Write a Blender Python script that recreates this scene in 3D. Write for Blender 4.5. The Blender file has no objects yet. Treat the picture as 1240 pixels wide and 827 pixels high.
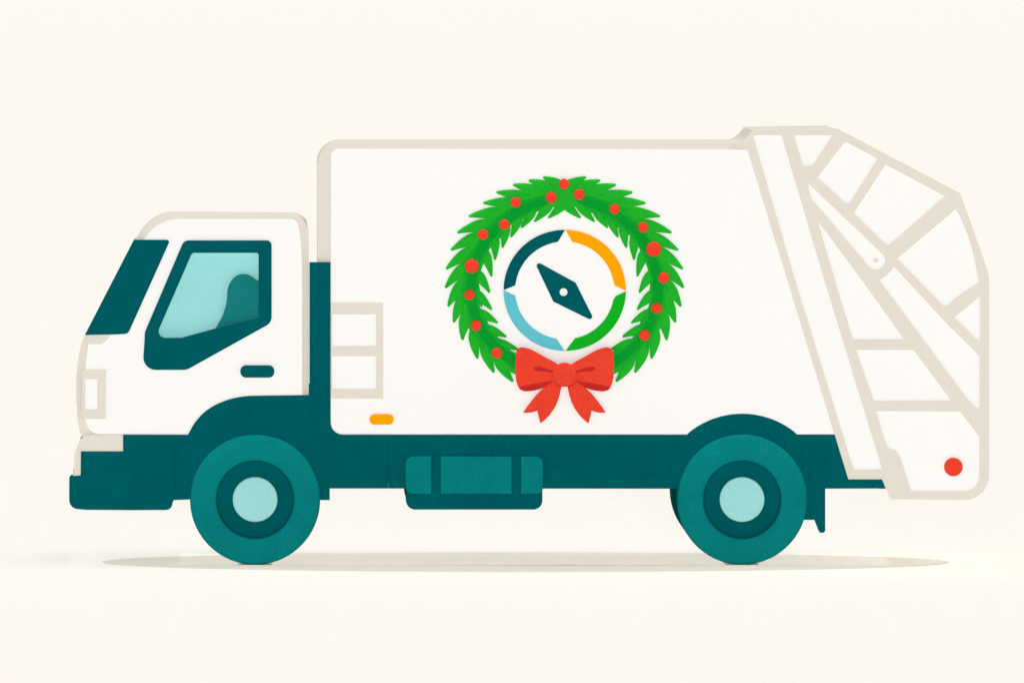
import bpy, bmesh, math, random
from mathutils import Vector
from mathutils.geometry import delaunay_2d_cdt
random.seed(7)
S = 150.0                      # drawing units per metre
def PX(x): return (x - 620.0) / S
def PZ(y): return (684.0 - y) / S + 0.005

scene = bpy.context.scene
COL = scene.collection
# ------------------------------------------------------------------ camera
DIST, CAMX, CAMY = 110.0, 374.0, -25.0
cam_d = bpy.data.cameras.new('camera'); cam = bpy.data.objects.new('camera', cam_d); COL.objects.link(cam)
cam.location = (PX(CAMX), -1.12 - DIST, (684.0 - CAMY) / S)
cam.rotation_euler = (math.radians(90), 0, 0)
cam_d.sensor_width = 36.0
cam_d.lens = 36.0 * DIST * S / 1240.0
cam_d.shift_x = (620.0 - CAMX) / 1240.0
cam_d.shift_y = -(413.5 - CAMY) / 1240.0
cam_d.clip_start = 1.0; cam_d.clip_end = 60000.0
scene.camera = cam
scene.render.resolution_x = 1024; scene.render.resolution_y = 682
# ------------------------------------------------------------------ light
scene.view_settings.view_transform = 'Standard'; scene.view_settings.look = 'None'
scene.view_settings.exposure = 0.0; scene.view_settings.gamma = 1.0
AMB, TOP, FRONT = 0.30, 0.87, 0.555
world = bpy.data.worlds.new('World'); scene.world = world; world.use_nodes = True
bg = world.node_tree.nodes['Background']; bg.inputs[0].default_value = (1, 1, 1, 1); bg.inputs[1].default_value = AMB
def sun(name, strength, direction, angle):
    d = bpy.data.lights.new(name, 'SUN'); d.energy = strength; d.angle = math.radians(angle); d.color = (1, 1, 1)
    o = bpy.data.objects.new(name, d); COL.objects.link(o)
    o.rotation_euler = Vector(direction).to_track_quat('-Z', 'Y').to_euler(); o.location = (0, -6, 12)
    return o
sun('overhead_light', TOP * math.pi, (0, 0.0, -1), 1)
sun('front_light', FRONT * math.pi, (0.004, 1, -0.043), 1)
for lx0, lx1, irr in ((83.7, 215, 3.0), (215, 1080, 3.42), (1080, 1197.5, 2.80)):      # low fill lamps added under the truck to cancel its own shadow
    ud = bpy.data.lights.new('added_low_fill_light', 'AREA'); ud.shape = 'RECTANGLE'; ud.size = (lx1 - lx0) / S; ud.size_y = 2.27
    ud.energy = irr * ud.size * ud.size_y; ud.spread = math.radians(64)
    uo = bpy.data.objects.new('added_low_fill_light', ud); COL.objects.link(uo); uo.location = (PX((lx0 + lx1) / 2), 0.0, 0.022)

# ------------------------------------------------------------------ materials
def lin(c):
    return tuple((v / 255 / 12.92) if v / 255 <= 0.04045 else ((v / 255 + 0.055) / 1.055) ** 2.4 for v in c)
def mat(name, rgb, k=1.17, rough=0.9, spec=0.0, grain=0.05, scale=80.0, flat=False):
    m = bpy.data.materials.new(name); m.use_nodes = True
    nt = m.node_tree; N = nt.nodes; L = nt.links
    p = N['Principled BSDF']
    base = [min(0.93, v / k) for v in lin(rgb)]
    tc = N.new('ShaderNodeTexCoord')
    n1 = N.new('ShaderNodeTexNoise'); n1.inputs['Scale'].default_value = scale; n1.inputs['Detail'].default_value = 3; n1.inputs['Roughness'].default_value = 0.7
    n2 = N.new('ShaderNodeTexNoise'); n2.inputs['Scale'].default_value = scale * 0.06; n2.inputs['Detail'].default_value = 2
    src = tc.outputs['Object']
    if flat:       # floor: fibres of the paper-like sheet run across
        mp = N.new('ShaderNodeMapping'); mp.inputs['Scale'].default_value = (1, 0.03, 1); L.new(src, mp.inputs['Vector']); src = mp.outputs['Vector']
    L.new(src, n1.inputs['Vector']); L.new(src, n2.inputs['Vector'])
    ad = N.new('ShaderNodeMath'); ad.operation = 'MULTIPLY_ADD'; ad.inputs[1].default_value = 0.25
    L.new(n2.outputs['Fac'], ad.inputs[0]); L.new(n1.outputs['Fac'], ad.inputs[2])
    mr = N.new('ShaderNodeMapRange'); mr.inputs['From Min'].default_value = 0.325; mr.inputs['From Max'].default_value = 0.925
    mr.inputs['To Min'].default_value = 1 - grain * 2; mr.inputs['To Max'].default_value = 1 + grain * 2
    L.new(ad.outputs[0], mr.inputs['Value'])
    vm = N.new('ShaderNodeVectorMath'); vm.operation = 'SCALE'; vm.inputs[0].default_value = base
    L.new(mr.outputs[0], vm.inputs['Scale']); L.new(vm.outputs[0], p.inputs['Base Color'])
    p.inputs['Roughness'].default_value = rough; p.inputs['Specular IOR Level'].default_value = spec
    bp = N.new('ShaderNodeBump'); bp.inputs['Strength'].default_value = 0.12; bp.inputs['Distance'].default_value = 0.002
    L.new(n1.outputs['Fac'], bp.inputs['Height']); L.new(bp.outputs[0], p.inputs['Normal'])
    return m
M = dict(
    teal=mat('dark_teal_paint', (0, 90, 96), grain=0.14),
    mid=mat('mid_teal_paint', (8, 124, 125), grain=0.15),
    aqua=mat('pale_aqua_paint', (160, 222, 222), grain=0.06),
    curtain=mat('pale_aqua_curtain', (167, 226, 229), grain=0.05),
    greige=mat('greige_trim', (228, 222, 210), grain=0.03),
    white=mat('white_panel_paint', (251, 250, 249), grain=0.012),
    leaf=mat('fresh_green_leaf', (34, 177, 44), grain=0.10),
    leaf2=mat('mid_green_leaf', (24, 166, 44), grain=0.10),
    leaf3=mat('deep_green_leaf', (10, 152, 46), grain=0.10),
    red=mat('red_ribbon', (234, 68, 48), grain=0.11),
    berry=mat('red_berry', (238, 66, 45), grain=0.05),
    fold_and_shade=mat('dark_red_fold_and_shade', (194, 44, 38), grain=0.06),  # ribbon folds, and the painted shade below the bow knot
    amber=mat('amber_paint', (255, 166, 0), grain=0.03),
    sky=mat('light_blue_paint', (98, 193, 208), grain=0.08),
    green=mat('bright_green_paint', (20, 176, 34), grain=0.06),
    ground=mat('cream_studio_floor', (253, 249, 241), k=1.207, grain=0.012, scale=55.0, flat=True),
    oval=mat('painted_shadow_oval', (224, 217, 203), k=1.17, grain=0.03, scale=55.0, flat=True),  # tone of the ground shadow put into the colour
)
g = bpy.data.materials.new('window_glass'); g.use_nodes = True
nt = g.node_tree; nt.nodes.clear()
o_ = nt.nodes.new('ShaderNodeOutputMaterial'); mx = nt.nodes.new('ShaderNodeMixShader'); tr = nt.nodes.new('ShaderNodeBsdfTransparent'); gl = nt.nodes.new('ShaderNodeBsdfGlossy')
tr.inputs[0].default_value = (0.96, 0.99, 0.985, 1); gl.inputs['Roughness'].default_value = 0.5; mx.inputs[0].default_value = 0.0015
nt.links.new(tr.outputs[0], mx.inputs[1]); nt.links.new(gl.outputs[0], mx.inputs[2]); nt.links.new(mx.outputs[0], o_.inputs[0])
M['glass'] = g

# ------------------------------------------------------------------ helpers
def fil(pts, n=7):
    """polygon in drawing units; points (x,y) or (x,y,r) with rounded corner"""
    out = []; N = len(pts)
    for i, p in enumerate(pts):
        if len(p) == 2 or p[2] <= 0: out.append((p[0], p[1])); continue
        P = Vector(p[:2]); A = Vector(pts[i - 1][:2]); B = Vector(pts[(i + 1) % N][:2]); r = p[2]
        u = (A - P).normalized(); v = (B - P).normalized()
        ang = u.angle(v); t = min(r / math.tan(ang / 2), (A - P).length * .49, (B - P).length * .49)
        r = t * math.tan(ang / 2); c = P + (u + v).normalized() * (r / math.sin(ang / 2))
        a0 = (P + u * t) - c; a1 = (P + v * t) - c
        s0 = math.atan2(a0.y, a0.x); d = math.atan2(a1.y, a1.x) - s0
        while d > math.pi: d -= 2 * math.pi
        while d < -math.pi: d += 2 * math.pi
        for k in range(n + 1):
            q = s0 + d * k / n; out.append((c.x + math.cos(q) * r, c.y + math.sin(q) * r))
    res = []
    for q in out:
        if not res or (abs(q[0] - res[-1][0]) + abs(q[1] - res[-1][1])) > 0.05: res.append(q)
    if abs(res[0][0] - res[-1][0]) + abs(res[0][1] - res[-1][1]) < 0.05: res.pop()
    return res
def arc(cx, cy, rx, a0, a1, n=24, ry=None):
    ry = ry or rx
    return [(cx + rx * math.cos(math.radians(a0 + (a1 - a0) * i / n)), cy - ry * math.sin(math.radians(a0 + (a1 - a0) * i / n))) for i in range(n + 1)]
def circle(cx, cy, r, n=48, ry=None): return arc(cx, cy, r, 0, 360, n, ry)[:-1]
def smooth(pts, n=6):
    """closed Catmull-Rom through points"""
    out = []; N = len(pts)
    for i in range(N):
        p0, p1, p2, p3 = [Vector(pts[(i + k) % N]) for k in (-1, 0, 1, 2)]
        for k in range(n):
            t = k / n
            q = 0.5 * ((2 * p1) + (p2 - p0) * t + (2 * p0 - 5 * p1 + 4 * p2 - p3) * t * t + (3 * p1 - p0 - 3 * p2 + p3) * t ** 3)
            out.append((q.x, q.y))
    return out
def add_plate(bm, loops, y0, y1, mi=0):
    L3 = [[Vector((PX(x), PZ(y), 0)) for x, y in lp] for lp in loops]
    flat = [v for lp in L3 for v in lp]
    es = []; k = 0
    for lp in L3:
        m_ = len(lp); es += [(k + i, k + (i + 1) % m_) for i in range(m_)]; k += m_
    V2, _, F2, orig, _, _ = delaunay_2d_cdt([Vector((v.x, v.y)) for v in flat], es, [], 0, 1e-7)
    tris = []
    for f in F2:
        idx = [orig[i][0] if orig[i] else None for i in f]
        if None in idx: continue
        c = sum((flat[i] for i in idx), Vector((0, 0, 0))) / 3; inside = False
        for a_, b_ in es:
            p, q = flat[a_], flat[b_]
            if (p.y > c.y) != (q.y > c.y) and c.x < (q.x - p.x) * (c.y - p.y) / (q.y - p.y) + p.x: inside = not inside
        if inside: tris.append(idx)
    a = [bm.verts.new((v.x, y0, v.y)) for v in flat]; b = [bm.verts.new((v.x, y1, v.y)) for v in flat]
    for t in tris:
        for vs in (a, b):
            try: f = bm.faces.new([vs[i] for i in t]); f.material_index = mi
            except ValueError: pass
    k = 0
    for lp in L3:
        n = len(lp)
        for i in range(n):
            i0, i1 = k + i, k + (i + 1) % n
            f = bm.faces.new((a[i0], a[i1], b[i1], b[i0])); f.material_index = mi
        k += n
def add_box(bm, x0, x1, y0, y1, z0, z1):
    vs = [bm.verts.new((x, y, z)) for x in (x0, x1) for y in (y0, y1) for z in (z0, z1)]
    for f in ((0, 1, 3, 2), (4, 6, 7, 5), (0, 4, 5, 1), (2, 3, 7, 6), (0, 2, 6, 4), (1, 5, 7, 3)): bm.faces.new([vs[i] for i in f])
def add_lathe(bm, prof, cx, cz, n=96):
    """prof: list of (radius, y); spins round a y-parallel axis"""
    rings = []
    for r, y in prof:
        if r < 1e-5: rings.append([bm.verts.new((cx, y, cz))])
        else: rings.append([bm.verts.new((cx + r * math.cos(2 * math.pi * i / n), y, cz + r * math.sin(2 * math.pi * i / n))) for i in range(n)])
    for A, B in zip(rings, rings[1:]):
        for i in range(n):
            j = (i + 1) % n
            if len(A) == 1: bm.faces.new((A[0], B[j], B[i]))
            elif len(B) == 1: bm.faces.new((A[i], A[j], B[0]))
            else: bm.faces.new((A[i], A[j], B[j], B[i]))
def obj(name, bm, m, parent=None, bev=0.0, smooth_angle=None, label=None):
    bmesh.ops.recalc_face_normals(bm, faces=bm.faces)
    me = bpy.data.meshes.new(name); bm.to_mesh(me); bm.free()
    for q in (m if isinstance(m, (list, tuple)) else [m]): me.materials.append(M[q])
    o = bpy.data.objects.new(name, me); COL.objects.link(o)
    if parent: o.parent = parent
    if smooth_angle:
        me.shade_smooth(); me.set_sharp_from_angle(angle=math.radians(smooth_angle))
    if bev:
        b = o.modifiers.new('bevel', 'BEVEL'); b.width = bev; b.segments = 2; b.limit_method = 'ANGLE'; b.angle_limit = math.radians(50)
    if label: o['label'] = label
    return o
def plate(name, loops, y0, y1, m, parent=None, bev=0.003, label=None):
    if not isinstance(loops[0], list): loops = [loops]
    bm = bmesh.new(); add_plate(bm, loops, y0, y1); return obj(name, bm, m, parent, bev, label=label)
def sides(name, loops, d0, d1, m, parent, bev=0.003, label=None):
    """same plate on the near side and the far side; returns both"""
    return [plate(name, loops, s * d0, s * d1, m, parent, bev, label) for s in (-1, 1)]
def tag(o, label, cat, group=None, kind=None):
    o['label'] = label
    if cat: o['category'] = cat
    if group: o['group'] = group
    if kind: o['kind'] = kind

# ------------------------------------------------------------------ setting
bm = bmesh.new()
R = 20000
vs = [bm.verts.new(p) for p in ((-R, -R / 50, 0), (R, -R / 50, 0), (R, R, 0), (-R, R, 0))]; bm.faces.new(vs)
fl = obj('ground', bm, 'ground'); fl['kind'] = 'structure'; fl['label'] = 'plain cream studio floor under and behind the truck'
bm = bmesh.new()
vs = [bm.verts.new(p) for p in ((-R, 6000, 0.1), (R, 6000, 0.1), (R, 6000, 1300), (-R, 6000, 1300))]; bm.faces.new(vs)
bd = obj('backdrop', bm, 'ground'); bd['kind'] = 'structure'; bd['label'] = 'plain cream backdrop far behind the truck'
bm = bmesh.new()  # thin disc shaped and coloured as the truck's ground shadow
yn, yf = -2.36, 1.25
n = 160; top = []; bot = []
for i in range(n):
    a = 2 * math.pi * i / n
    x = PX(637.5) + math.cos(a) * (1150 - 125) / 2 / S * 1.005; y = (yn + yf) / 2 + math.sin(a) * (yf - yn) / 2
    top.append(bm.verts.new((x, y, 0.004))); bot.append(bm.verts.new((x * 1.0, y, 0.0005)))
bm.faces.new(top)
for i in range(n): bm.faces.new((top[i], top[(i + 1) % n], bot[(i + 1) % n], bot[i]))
ov = obj('painted_shadow', bm, 'oval'); ov['kind'] = 'structure'; ov['label'] = 'long flat greige oval painted as the ground shadow under the truck'

# ------------------------------------------------------------------ the truck
truck = bpy.data.objects.new('garbage_truck', None); COL.objects.link(truck); truck.empty_display_size = 0.3
tag(truck, 'white and dark teal rear loading garbage truck with a compass emblem on its side', 'garbage truck')

def open_smooth(pts, n=5):
    ext = [tuple(2 * Vector(pts[0]) - Vector(pts[1]))] + list(pts) + [tuple(2 * Vector(pts[-1]) - Vector(pts[-2]))]
    out = []
    for i in range(1, len(ext) - 2):
        p0, p1, p2, p3 = [Vector(ext[i + k]) for k in (-1, 0, 1, 2)]
        for k in range(n):
            t = k / n; q = 0.5 * ((2 * p1) + (p2 - p0) * t + (2 * p0 - 5 * p1 + 4 * p2 - p3) * t * t + (3 * p1 - p0 - 3 * p2 + p3) * t ** 3)
            out.append((q.x, q.y))
    return out + [pts[-1]]
ARCH = open_smooth([(227.6, 526.9), (235, 513.8), (244.2, 502.8), (255, 494.3), (268.4, 487.5), (284, 482.6), (299.8, 480.2), (316.7, 479.7)])
# --- cab
cab_prof = [(103.6, 406.5), (163.2, 291), (166.5, 286), (171, 280.6), (175.5, 275.6), (181, 270.9), (186, 267.7), (192, 265), (198, 263.4), (205, 262.5)] + fil([(205, 262.5), (372.5, 262.5, 27), (374, 300), (374, 481), (205, 481)])[1:-1]
cab_prof += [(366, 481), (305, 481), (270, 489), (246, 503), (229, 529), (149, 529), (101.5, 532), (96.2, 523), (93.5, 507), (92.3, 485), (92.5, 455), (95, 432), (99, 415)]
GL = fil([(232.6, 307, 4), (313.1, 307, 2.5), (313.1, 385, 1.5), (261, 398.4), (220, 409.7, 3), (187.8, 410, 8)])
bm = bmesh.new()
for s in (-1, 1): add_plate(bm, [cab_prof if s < 0 else [(min(x, 371.5), y + (1.2 if y < 290 and x > 350 else 0)) for x, y in cab_prof], GL], s * 0.70, s * 1.10)
add_plate(bm, [[(min(x, 372.0), y + (1.0 if y < 290 and x > 350 else 0)) for x, y in cab_prof]], -0.699, 0.699)
cab = obj('cab', bm, 'greige', truck, 0.004)
WP = [(104, 405), (160, 300), (174.9, 291), (177.6, 286.6), (180.9, 282.3), (185.5, 277.7), (190.6, 273.9), (196.4, 270.8), (202.7, 268.3), (208.5, 266.9), (214.8, 266.1), (220, 266)]
WP += fil([(220, 266), (359.5, 266, 15), (362.8, 282, 20), (364.8, 298), (366, 330), (366, 520), (220, 520)])[1:-2]
WP += [(366, 479.2)] + list(reversed(ARCH)) + [(118, 526.3), (112, 524), (107, 519), (104, 513), (103.2, 508.2), (103.2, 449.5), (104.3, 436), (107, 417.5), (104.5, 414)]
WPc = []
for q in WP:
    if not WPc or abs(q[0] - WPc[-1][0]) + abs(q[1] - WPc[-1][1]) > 0.1: WPc.append(q)
for s in (-1, 1):
    p = plate('cab_panel', [WPc, GL], s * 1.1005, s * 1.125, 'white', truck, 0.003)
    plate('door_handle', fil([(291, 443, 6.8), (332.2, 443, 6.8), (332.2, 457.9, 6.8), (291, 457.9, 6.8)]), s * 1.1255, s * 1.142, 'teal', truck, 0.004)
    # lower lip trim of the windscreen, headlamp
    plate('windshield_trim', fil([(104, 404), (140, 404), (134, 406.5), (131, 411, 5), (124, 417.3, 6), (107, 417.6), (104, 417)]), s * 1.1255, s * 1.131, 'greige', p, 0)
    hl = plate('headlight', [fil([(99, 448.8), (128, 448.8), (128, 508), (99, 508)]), [(103.2, 460), (118, 460), (118, 497), (103.2, 497)]], s * 1.1255, s * 1.14, 'greige', truck, 0.002)
    plate('lens', [(102.8, 459.5), (118.4, 459.5), (118.4, 497.5), (102.8, 497.5)], s * 1.1255, s * 1.131, 'white', hl, 0)
    W = fil([(222.7, 292, 9), (328.9, 292, 6), (328.9, 391.5, 12), (226, 448.6, 18), (172.7, 448.6, 15), (175.6, 402.5, 0)])
    sw = plate('side_window', [W, GL], s * 1.1255, s * 1.138, 'teal', truck, 0.003)
    plate('glass', GL, s * 1.126, s * 1.131, 'glass', sw, 0)
    plate('curtain', fil([(186, 304), (318, 304), (318, 392), (262, 403), (215, 413), (184, 413)]), s * 1.055, s * 1.062, 'curtain', sw, 0)
    st = smooth([(262.5, 396), (269.6, 382.7), (274.4, 365.7), (275.6, 351.2), (280.5, 340.4), (287.7, 334.3), (295, 332.9), (302.2, 334.3), (310, 339.5), (318, 346), (321, 370), (319, 392), (290, 399), (256, 412)], 5)
    plate('driver_seat', st, s * 1.0625, s * 1.10, 'mid', truck, 0.004)
bm = bmesh.new()
add_plate(bm, [fil([(162, 291.3), (206.3, 291.3, 3), (155, 405, 7), (140, 405.7), (102.6, 406.4)])], -1.137, -0.9)
add_plate(bm, [fil([(158, 299), (180, 299), (140, 402), (105.4, 402)])], -0.9, 0.9)
add_plate(bm, [fil([(160, 295), (206.3, 295, 3), (155, 405, 7), (140, 405.7), (102.6, 406.4)])], 0.9, 1.137)
obj('windshield', bm, 'teal', truck, 0.002)

# --- bumper and trim
plate('bumper_trim', fil([(99, 531.4), (96.5, 533, 3), (90.3, 550, 14), (89, 577), (98.5, 577), (98.5, 547.5), (149.2, 547.5), (149.2, 526.8), (110, 526.8), (104.5, 528)]), -1.128, 1.128, 'greige', truck, 0.002)
BUMP = (fil([(83.8, 577.6, 2), (97.6, 576), (98, 547), (149, 547), (149, 527), (212.4, 527), (212.4, 606), (210, 606, 3), (207, 618, 10), (160, 618.2), (104, 617.8), (83.8, 616, 17)]))
bm = bmesh.new()
for s in (-1, 1): add_plate(bm, [BUMP], s * 0.80, s * 1.134)
add_plate(bm, [fil([(91, 583), (97.6, 583), (98, 550), (205, 550), (205, 616, 10), (83.9, 614, 12), (83.9, 592), (91, 590)])], -0.80, 0.80)
obj('front_bumper', bm, 'teal', truck, 0.0012)

# --- skirts with wheel arches (both sides)
FC, RC, WR = (308.9, 605.3), (898.6, 605.3), 78.8
fr = [(212.5, 526.9)] + ARCH + [(374.6, 479), (400.2, 479), (400.2, 513)]
fr += arc(415, 512.4, 14.7, 180, 270, 8)[1:] + [(470, 527), (470, 592), (399.3, 592), (399.3, 606), (388.2, 606)]
fr += arc(FC[0], FC[1], WR - .15, 0, 180, 48) + [(212.5, 606)]
sides('front_mudguard', fr, 1.085, 1.134, 'teal', truck, 0.0012)
mid = [(470.1, 527), (832, 527)] + arc(RC[0], 604, 102.4, 131.2, 48.8, 24)[1:-1] + [(965, 527), (1010.8, 527), (1027, 581), (1068, 581), (1072.4, 592)]
mid += arc(RC[0], RC[1], WR - .15, 9.5, 170.5, 48)+ [(470.1, 592)]
sides('side_skirt', mid, 1.086, 1.13, 'teal', truck)
for s, e in ((-1, 0), (1, 6)):
    plate('mud_flap', fil([(972, 592.1), (999.3, 592.1), (999.3, 645.6 - e, 4), (992.5, 645.6 - e, 3), (986.5, 630 - e), (972, 630 - e)]), s * 1.0, s * 1.127, 'teal', truck)
bm = bmesh.new()
for s in (-1, 1): add_box(bm, PX(150), PX(1070), s * 0.40, s * 0.52, PZ(588), PZ(545))
for x in (200, 420, 560, 720, 1040): add_box(bm, PX(x), PX(x + 12), -0.40, 0.40, PZ(585), PZ(550))
obj('chassis_frame', bm, 'teal', truck, 0.003)
plate('underbody', [(402, 528), (1012, 528), (1018, 546), (402, 546)], -0.60, 0.60, 'teal', truck, 0)
plate('bulkhead', [(374.9, 335), (383.5, 335), (383.5, 526), (369, 526), (369, 475), (374.9, 475)], -1.09, 1.09, 'teal', truck, 0.003)
plate('air_intake', [(374.7, 318.3), (400.1, 318.3), (400.1, 479.5), (374.7, 479.5)], -1.14, -1.1005, 'teal', truck, 0.002)
plate('rear_post', [(374.7, 345), (400.1, 345), (400.1, 479.5), (374.7, 479.5)], 1.1005, 1.14, 'teal', truck, 0.002)
for c in (FC, RC):
    bm = bmesh.new(); add_lathe(bm, [(0, -0.95), (0.07, -0.95), (0.07, 0.95), (0, 0.95)], PX(c[0]), PZ(c[1]), 24); obj('axle', bm, 'teal', truck, smooth_angle=40)

# --- tank
TK = fil([(491.6, 553, 9), (656.8, 553, 9), (656.8, 617.4, 11), (491.6, 617.4, 11)])
for s in (-1, 1):
    tk = plate('fuel_tank', TK, s * 0.62, s * 1.142, 'teal', truck, 0.004)
    plate('tank_panel', fil([(491.2, 553, 9), (522, 553), (522, 598.3), (491.2, 598.3, 9)]), s * 1.1425, s * 1.152, 'mid', tk, 0.002)
    plate('tank_panel', fil([(533.7, 553), (619.3, 553), (619.3, 598.3), (533.7, 598.3)]), s * 1.1425, s * 1.152, 'mid', tk, 0.002)
    plate('tank_panel', fil([(631, 553), (657.2, 553, 8), (657.2, 598.3, 6), (631, 598.3)]), s * 1.1425, s * 1.152, 'mid', tk, 0.002)

# --- wheels
def make_wheel(c, s, dual):
    cx, cz = PX(c[0]), PZ(c[1]); R_ = WR / S
    rim = bmesh.new()
    add_lathe(rim, [(0, s * 1.10), (0.25, s * 1.10), (0.30, s * 1.115), (0.3165, s * 1.135), (0.3165, s * 0.90), (0, s * 0.90)], cx, cz)
    w = obj('wheel', rim, 'teal', truck, smooth_angle=30)
    t = bmesh.new()
    prof = [(0.3165, s * 0.86), (0.3165, s * 1.15), (0.33, s * 1.16), (0.50, s * 1.16), (0.515, s * 1.152), (R_, s * 1.135)]
    for k in range(4):
        y = 1.10 - k * 0.062
        prof += [(R_, s * y), (R_ - 0.012, s * (y - 0.004)), (R_ - 0.012, s * (y - 0.014)), (R_, s * (y - 0.018))]
    prof += [(R_, s * 0.875), (0.50, s * 0.86), (0.3165, s * 0.86)]
    add_lathe(t, prof, cx, cz, 128); obj('tyre', t, 'mid', w, smooth_angle=30)
    h = bmesh.new(); add_lathe(h, [(0, s * 1.128), (0.16, s * 1.128), (0.178, s * 1.122), (0.182, s * 1.11), (0.182, s * 1.09), (0, s * 1.09)], cx, cz, 64)
    obj('hub_cap', h, 'aqua', w, smooth_angle=30)
    if dual:
        i = bmesh.new()
        add_lathe(i, [(0.18, s * 0.56), (0.18, s * 0.83), (0.50, s * 0.83), (R_, s * 0.81), (R_, s * 0.58), (0.50, s * 0.56), (0.18, s * 0.56)], cx, cz, 128)
        obj('inner_tyre', i, 'teal', w, smooth_angle=30)
for s in (-1, 1):
    make_wheel(FC, s, False); make_wheel(RC, s, True)

# --- cargo body
body_prof = fil([(384.2, 530), (384.2, 173.6, 27), (886, 173.6), (903, 174), (1012, 526.6)])[0:]
bm = bmesh.new(); add_plate(bm, [body_prof], -1.10, 1.10)
body = obj('cargo_body', bm, 'greige', truck, 0.004)
BP = fil([(400.6, 480), (400.6, 181.3, 9.5), (905, 182.5), (1010.5, 526.6)])[1:] + [(965, 526.6)] + arc(RC[0], 604, 102.4, 48.8, 131.2, 24)[1:-1] + [(832, 526.6)] + list(reversed(arc(415, 512, 14.5, 180, 270, 8)))
for s in (-1, 1):
    plate('side_panel', BP, s * 1.1005, s * 1.125, 'white', truck, 0.003)
    plate('vent_frame', [[(400.7, 367), (463.8, 367), (463.8, 483.4), (400.7, 483.4)],
                           [(402.2, 381.7), (455.3, 381.7), (455.3, 420.5), (402.2, 420.5)], [(402.2, 432.2), (455.3, 432.2), (455.3, 472.2), (402.2, 472.2)]],
          s * 1.1255, s * 1.136, 'greige', truck, 0.002)
    plate('marker_light', fil([(447.5, 502, 6), (476.7, 502, 6), (476.7, 514.7, 6), (447.5, 514.7, 6)]), s * 1.1255, s * 1.145, 'amber', truck, 0.004)

# --- tailgate: shell, white field, raised frame with its openings
TG = [(890, 174.2), (896, 173.2), (901, 170.5), (905.5, 166), (911.5, 158.4)] + fil([(911.5, 158.4), (1014.5, 156.9, 4), (1162.7, 234.9, 7), (1196, 328, 6), (1198, 340, 4), (1198, 606, 30), (1078, 605, 1), (1068.3, 581), (1027.3, 581)])[1:] + [(905, 182.8), (890, 181.5)]
def shrink(p, q=1.0): return p
TGS = [(1092, 604) if (abs(x - 1078) < 2 and y > 600) else (1082, 580) if abs(x - 1068.3) < .5 else (x, y) for x, y in TG]
tg_in = [(x + (-1.0 if x > 1079 else 1.0), y + (0.8 if y < 400 else -0.8)) for x, y in TGS]
bm = bmesh.new(); add_plate(bm, [tg_in], -1.08, 1.08)
obj('tailgate', bm, 'greige', truck, 0.004)
HOLES = [
    fil([(911.6, 165, 1), (946.6, 165, 1), (998.3, 340), (1068.6, 569.6, 1), (1034, 569.8, 3), (962.8, 340)]),
    fil([(961.6, 165), (1008.5, 165), (984, 202), (972.4, 202)]),
    fil([(1023.5, 172.6, 3), (1063, 193.7), (1027, 250.5, 5), (989.6, 216.2)]),
    fil([(1072.5, 200.5), (1145, 239), (1075, 299.6, 4), (1033.5, 259.5)]),
    [(982.1, 241.5), (977.8, 222.2)] + arc(1060.8, 316.8, 11.4, 45, -140, 14),
    fil([(989.4, 267), (1044, 340.5), (1095.4, 412.4), (1033, 412.4), (1011, 340)]),
    fil([(1036.7, 424.7), (1106.5, 424.7), (1152.2, 486.4), (1058.5, 486.8, 4)]),
    fil([(1064.7, 340.3), (1071, 336.5), (1077, 331), (1082.6, 323.6), (1143, 389), (1186.4, 432.4), (1186.4, 496, 5), (1181, 494.5, 6), (1172, 485)]),
    fil([(1157.8, 254.1), (1165, 268), (1172.5, 286.5), (1178.4, 306.9), (1185.9, 343.5), (1165.5, 356.3), (1143.8, 373, 2), (1115, 343.5), (1086.5, 314.1)]),
    fil([(1186.6, 359.9), (1186.6, 416.2), (1155.4, 385.3)]),
    fil([(1060.8, 498.6), (1163, 499, 4), (1186.2, 529.8, 2), (1186.2, 596, 19), (1103.6, 595.4, 2), (1091, 556.5), (1088.5, 551), (1085.3, 547.4), (1081.5, 545.4), (1077, 544.2), (1074.6, 542), (1073, 538.8)]),
]
for s in (-1, 1):
    plate('tailgate_panel', [(x + (-3.5 if x > 1079 or 1040 < x < 1060 else 3.5), y + (3.5 if y < 400 else -3.5)) for x, y in TG[2:-2]], s * 1.0805, s * 1.112, 'white', truck, 0)
    fr_ = plate('tailgate_frame', [TG] + HOLES, s * 1.1125, s * 1.123, 'greige', truck, 0)
    plate('pivot_pin', circle(1060.6, 316.5, 2.6, 20), s * 1.1125, s * 1.128, 'greige', fr_, 0)
    plate('tail_light', circle(1154.5, 566, 11.2, 48), s * 1.1125, s * 1.132, 'berry', truck, 0.003)

# --- compass emblem on the side panel
EC = (683.8, 352.5)
em = plate('emblem', circle(EC[0], EC[1], 73.0, 96), -1.1255, -1.1275, 'white', truck, 0, label='round compass emblem with four coloured ring segments')
def seg(a0, a1, p_in0, p_in1, p_tip0, p_tip1):
    out = [p_tip0] + arc(EC[0], EC[1], 74.1, a0, a1, 30, 73.2)[1:-1] + [p_tip1]
    inn = [p_in1] + arc(EC[0], EC[1], 60.0, a1 + (-8 if a1 > a0 else 8), a0 + 8, 24, 59.2)[1:-1] + [p_in0]
    return out + inn
T, Lf, B, Rt = (684.1, 279.3), (609.7, 352.2), (684.1, 425.7), (757.9, 353.0)
E0, E1 = -1.128, -1.136
plate('ring_segment', seg(90, 180, (675.7, 293.6), (623.8, 346.5), T, (610, 352)), E0, E1, 'teal', em, 0, 'dark teal upper left ring segment')
plate('ring_segment', seg(0, 90, (744.3, 346.5), (692.7, 293.6), Rt, (684.8, 279.3)), E0, E1, 'amber', em, 0, 'amber upper right ring segment')
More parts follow.
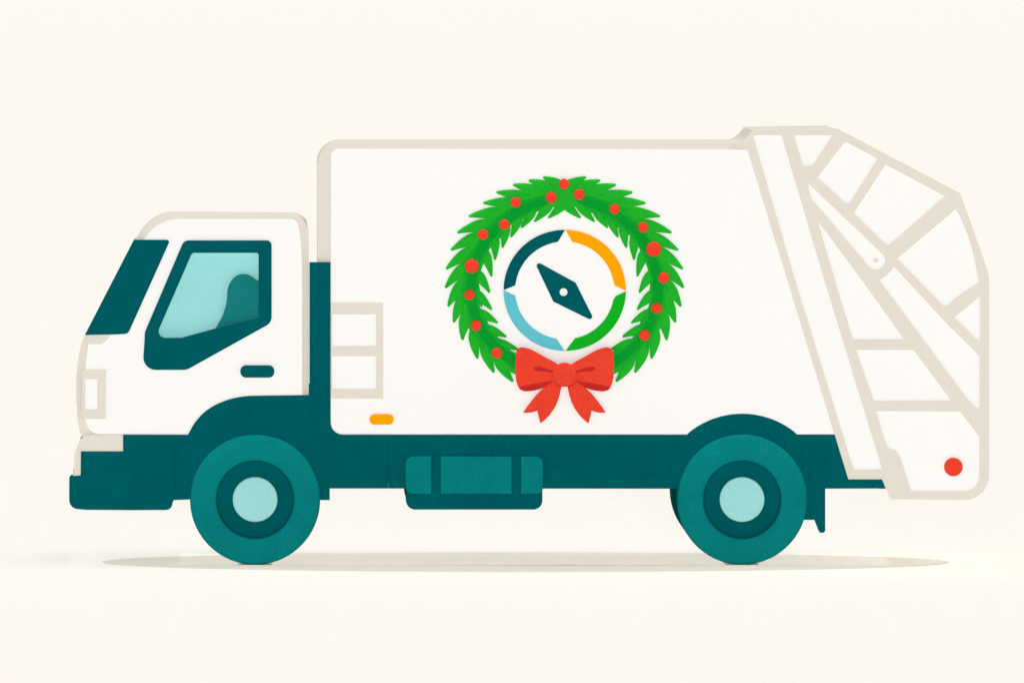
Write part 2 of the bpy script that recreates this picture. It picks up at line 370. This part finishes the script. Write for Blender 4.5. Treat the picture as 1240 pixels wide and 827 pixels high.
plate('ring_segment', seg(180, 270, (623.8, 358.8), (674.2, 411.3), Lf, (683.8, 425.7)), E0, E1, 'sky', em, 0, 'light blue lower left ring segment')
plate('ring_segment', seg(270, 360, (695.6, 411.3), (745.6, 359.4), (684.6, 425.7), (757.9, 353.6)), E0, E1, 'green', em, 0, 'green lower right ring segment')
plate('compass_needle', [fil([(646, 315.3, 3.2), (697, 343.2, 1.5), (721, 391, 3.2), (670, 366, 1.5)]), circle(682.4, 354.5, 4.8, 28)], E0, E1, 'teal', em, 0)

# ------------------------------------------------------------------ the wreath, hung on the truck's side
Y0 = -1.1265
wr = bpy.data.objects.new('christmas_wreath', None); COL.objects.link(wr); wr.location = (0, 0, 0)
wr.empty_display_size = 0.2
tag(wr, 'round green leafy wreath with red berries and red bow on the white truck side', 'wreath')
WC = (683.5, 340.0)
def add_leaf(bm, b, t, width, y, th, bend, mi=0, peak=0.55):
    """a pointed blade from b to t, curved sideways by bend, slightly domed, its own thickness"""
    b = Vector(b); t = Vector(t); d = t - b; nrm = Vector((-d.y, d.x)).normalized(); n = 12
    c = (b + t) / 2 + nrm * bend
    rows = []
    for i in range(n + 1):
        u = i / n
        p = b * (1 - u) ** 2 + c * 2 * u * (1 - u) + t * u * u
        tg = ((c - b) * (1 - u) + (t - c) * u).normalized(); nn = Vector((-tg.y, tg.x))
        w = width * .5 * (0.55 + 0.45 * math.sin(math.pi / 2 * u / .42) if u < .42 else 1 - 0.84 * ((u - .42) / .58) ** 1.25)
        rows.append((p, nn, w, u))
    prev = None
    for p, nn, w, u in rows:
        ht = th * (0.55 + 0.45 * math.sin(math.pi * u))
        pts = [(p - nn * w, y), (p - nn * w, y - ht * .55), (p, y - ht), (p + nn * w, y - ht * .55), (p + nn * w, y)]
        cur = [bm.verts.new((PX(q.x), yy, PZ(q.y))) for q, yy in pts]
        if prev:
            for k in range(5):
                f = bm.faces.new((prev[k], prev[(k + 1) % 5], cur[(k + 1) % 5], cur[k])); f.material_index = mi
        else: bm.faces.new(cur).material_index = mi
        prev = cur
    bm.faces.new(prev).material_index = mi
outer = [(657.7, 215.5), (640.3, 219.4), (621.3, 224.8), (601.2, 233.9), (585.3, 247), (567.7, 263), (553.8, 282.8), (546, 303.9), (540.3, 326.7), (539.3, 349.4), (542.6, 372), (549.4, 391.3), (560, 412.6), (578.4, 435), (598.3, 451.9), (621, 462.6)]
inner = [(663.9, 264.8), (647, 269.3), (631.2, 276.8), (618.6, 288.2), (608.4, 301), (599.3, 315.7), (595.2, 335.8), (592.9, 355.4), (595.4, 375.9), (602.6, 391.9), (613.2, 408.8), (627.5, 424)]
# centre line of the left half, from the top down to the bow
spine = [(690, 238), (672, 240), (655, 244), (638, 250), (622, 258), (606, 269), (593, 282), (583, 297), (575, 314), (570, 332), (568, 350), (569, 368), (573, 385), (581, 401), (592, 416), (606, 430), (622, 441), (640, 449), (655, 455)]
def sp(u):
    u = max(0, min(len(spine) - 1.001, u)); i = int(u); f = u - i
    return Vector(spine[i]).lerp(Vector(spine[i + 1]), f)
def near_u(p):
    best = min(((sp(k / 10) - Vector(p)).length, k / 10) for k in range(0, 10 * (len(spine) - 1)))
    return best[1]
OB, IB = 5.0, -3.0
bm = bmesh.new()
for mir in (False, True):
    F = (lambda p: (1367 - p[0], p[1])) if mir else (lambda p: (p[0], p[1]))
    sg = -1 if mir else 1
    # woody/leafy core band
    core = []
    for k in range(len(spine) * 2 - 1):
        a = sp(k / 2); tdir = (sp(k / 2 + .4) - sp(k / 2 - .4)).normalized(); nn = Vector((-tdir.y, tdir.x)); core.append((a, nn))
    loop = [F(a + nn * 11) for a, nn in core] + [F(a - nn * 11) for a, nn in reversed(core)]
    add_plate(bm, [loop], Y0 - (0.001 if mir else 0), Y0 - 0.020 - (0.001 if mir else 0), 0)
    for j, tip in enumerate(outer):
        u = near_u(tip) - 1.75
        td = (sp(u + .5) - sp(u - .5)).normalized(); b = sp(u) + Vector((-td.y, td.x)) * 0.0
        add_leaf(bm, F(b), F(tip), 15.5, Y0, 0.024 + 0.0015 * (j % 3), sg * OB)
    for j, tip in enumerate(inner):
        u = near_u(tip) - 1.75
        td = (sp(u + .5) - sp(u - .5)).normalized(); b = sp(u) - Vector((-td.y, td.x)) * 0.0
        add_leaf(bm, F(b), F(tip), 12.5, Y0 - 0.002, 0.024 + 0.0015 * (j % 3), sg * IB)
    # deeper green leaves laid along the middle
    k = 1.2; j = 0
    while k < len(spine) - 1.2:
        for side, reach, wd, mi in ((1, 9.5, 11, 1), (-1, 10, 11, 1), (0.15, 2.0, 11.5, 2)):
            a = sp(k); tdir = (sp(k + 2.6) - a); nn = Vector((-tdir.y, tdir.x)).normalized()
            t = a + tdir * (0.95 if side != 0.15 else 0.9) + nn * side * (reach + random.uniform(-3.5, 3.0))
            yy = Y0 - 0.018 - (0.0045 if mi == 2 else 0.0)
            add_leaf(bm, F(a), F(t), wd * random.uniform(.9, 1.1), yy, 0.009 + 0.0012 * (j % 3), sg * side * -2, mi)
            j += 1
        k += 0.95
obj('foliage', bm, ['leaf', 'leaf2', 'leaf3'], wr, smooth_angle=35)
for x, y, r in [(682.9, 223.6, 6.3), (667.2, 240, 6.8), (624.4, 245.9, 6.3), (610.3, 272.8, 6.3), (584.8, 284.8, 6.3), (571.2, 322.9, 8.6), (568.5, 357.7, 6.4), (576.4, 394.8, 6.5), (601.6, 428.1, 6.5),
                (701.1, 236.4, 6.6), (743.9, 254, 6.2), (778.5, 276.2, 6.3), (791.3, 302.5, 9.2), (803.5, 337.2, 6.7), (795.1, 373.9, 6.5), (780.4, 406.6, 6.7)]:
    b = bmesh.new(); r /= S; yb = Y0 - 0.012
    add_lathe(b, [(0, yb), (r * .9, yb)] + [(r * math.cos(math.radians(a)), yb - 0.022 - r * .38 * math.sin(math.radians(a))) for a in (0, 15, 30, 45, 60, 75)] + [(0, yb - 0.022 - r * .38)], PX(x), PZ(y), 32)
    obj('berry', b, 'berry', wr, smooth_angle=60)
# bow
def mirror(pts): return [(1367 - x, y) for x, y in reversed(pts)]
loopL = smooth([(625.3, 426), (628.5, 421.9), (635.6, 421.6), (645.2, 424.8), (660, 433), (675.5, 442), (680, 452), (671, 462), (657, 470.3), (646.6, 473.3), (637, 474.2), (631.5, 473), (628.1, 469.8), (625, 461), (623.9, 450), (623.9, 437.4)], 5)
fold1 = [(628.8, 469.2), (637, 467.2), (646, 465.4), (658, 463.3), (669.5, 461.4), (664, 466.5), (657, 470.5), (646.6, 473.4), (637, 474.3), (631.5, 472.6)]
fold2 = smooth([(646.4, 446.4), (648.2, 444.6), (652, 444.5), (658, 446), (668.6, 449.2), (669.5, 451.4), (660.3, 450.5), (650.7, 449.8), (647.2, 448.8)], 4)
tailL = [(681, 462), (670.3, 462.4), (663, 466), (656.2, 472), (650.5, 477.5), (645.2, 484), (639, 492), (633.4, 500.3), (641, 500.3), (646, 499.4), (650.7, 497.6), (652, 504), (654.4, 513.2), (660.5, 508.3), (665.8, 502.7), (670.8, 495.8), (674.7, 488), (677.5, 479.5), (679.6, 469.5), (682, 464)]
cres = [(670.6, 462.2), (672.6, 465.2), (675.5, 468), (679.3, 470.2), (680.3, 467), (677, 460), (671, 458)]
for f in (lambda q: q, mirror):
    plate('bow_tail', f(tailL), Y0 - 0.010, Y0 - 0.028, 'red', wr, 0.003)
    lp = plate('bow_loop', f(loopL), Y0 - 0.022, Y0 - 0.058, 'red', wr, 0.006)
    plate('loop_fold', f(fold1), Y0 - 0.0585, Y0 - 0.061, 'fold_and_shade', lp, 0)
    plate('loop_fold', f(fold2), Y0 - 0.0585, Y0 - 0.061, 'fold_and_shade', lp, 0)
    plate('painted_knot_shadow', f(cres), Y0 - 0.0585, Y0 - 0.064, 'fold_and_shade', wr, 0)  # dark crescent painted as the knot's shadow on the ribbon
b = bmesh.new(); r = 14.7 / S; yb = Y0 - 0.050
add_lathe(b, [(0, yb), (r, yb)] + [(r * (0.86 + 0.14 * math.cos(math.radians(a))), yb - 0.016 - 0.012 * math.sin(math.radians(a))) for a in (0, 30, 60, 90)] + [(0, yb - 0.030)], PX(683.5), PZ(454.1), 48)
obj('bow_knot', b, 'red', wr, smooth_angle=60)
# put both Empties at the base / hanging point of their things without moving the parts
def rebase(root, p):
    root.location = p
    for ch in root.children: ch.location = -Vector(p)
bpy.context.view_layer.update()
rebase(truck, (PX(640), 0, 0.0)); rebase(wr, (PX(683.5), Y0, PZ(340)))
scene.cycles.max_bounces = 8
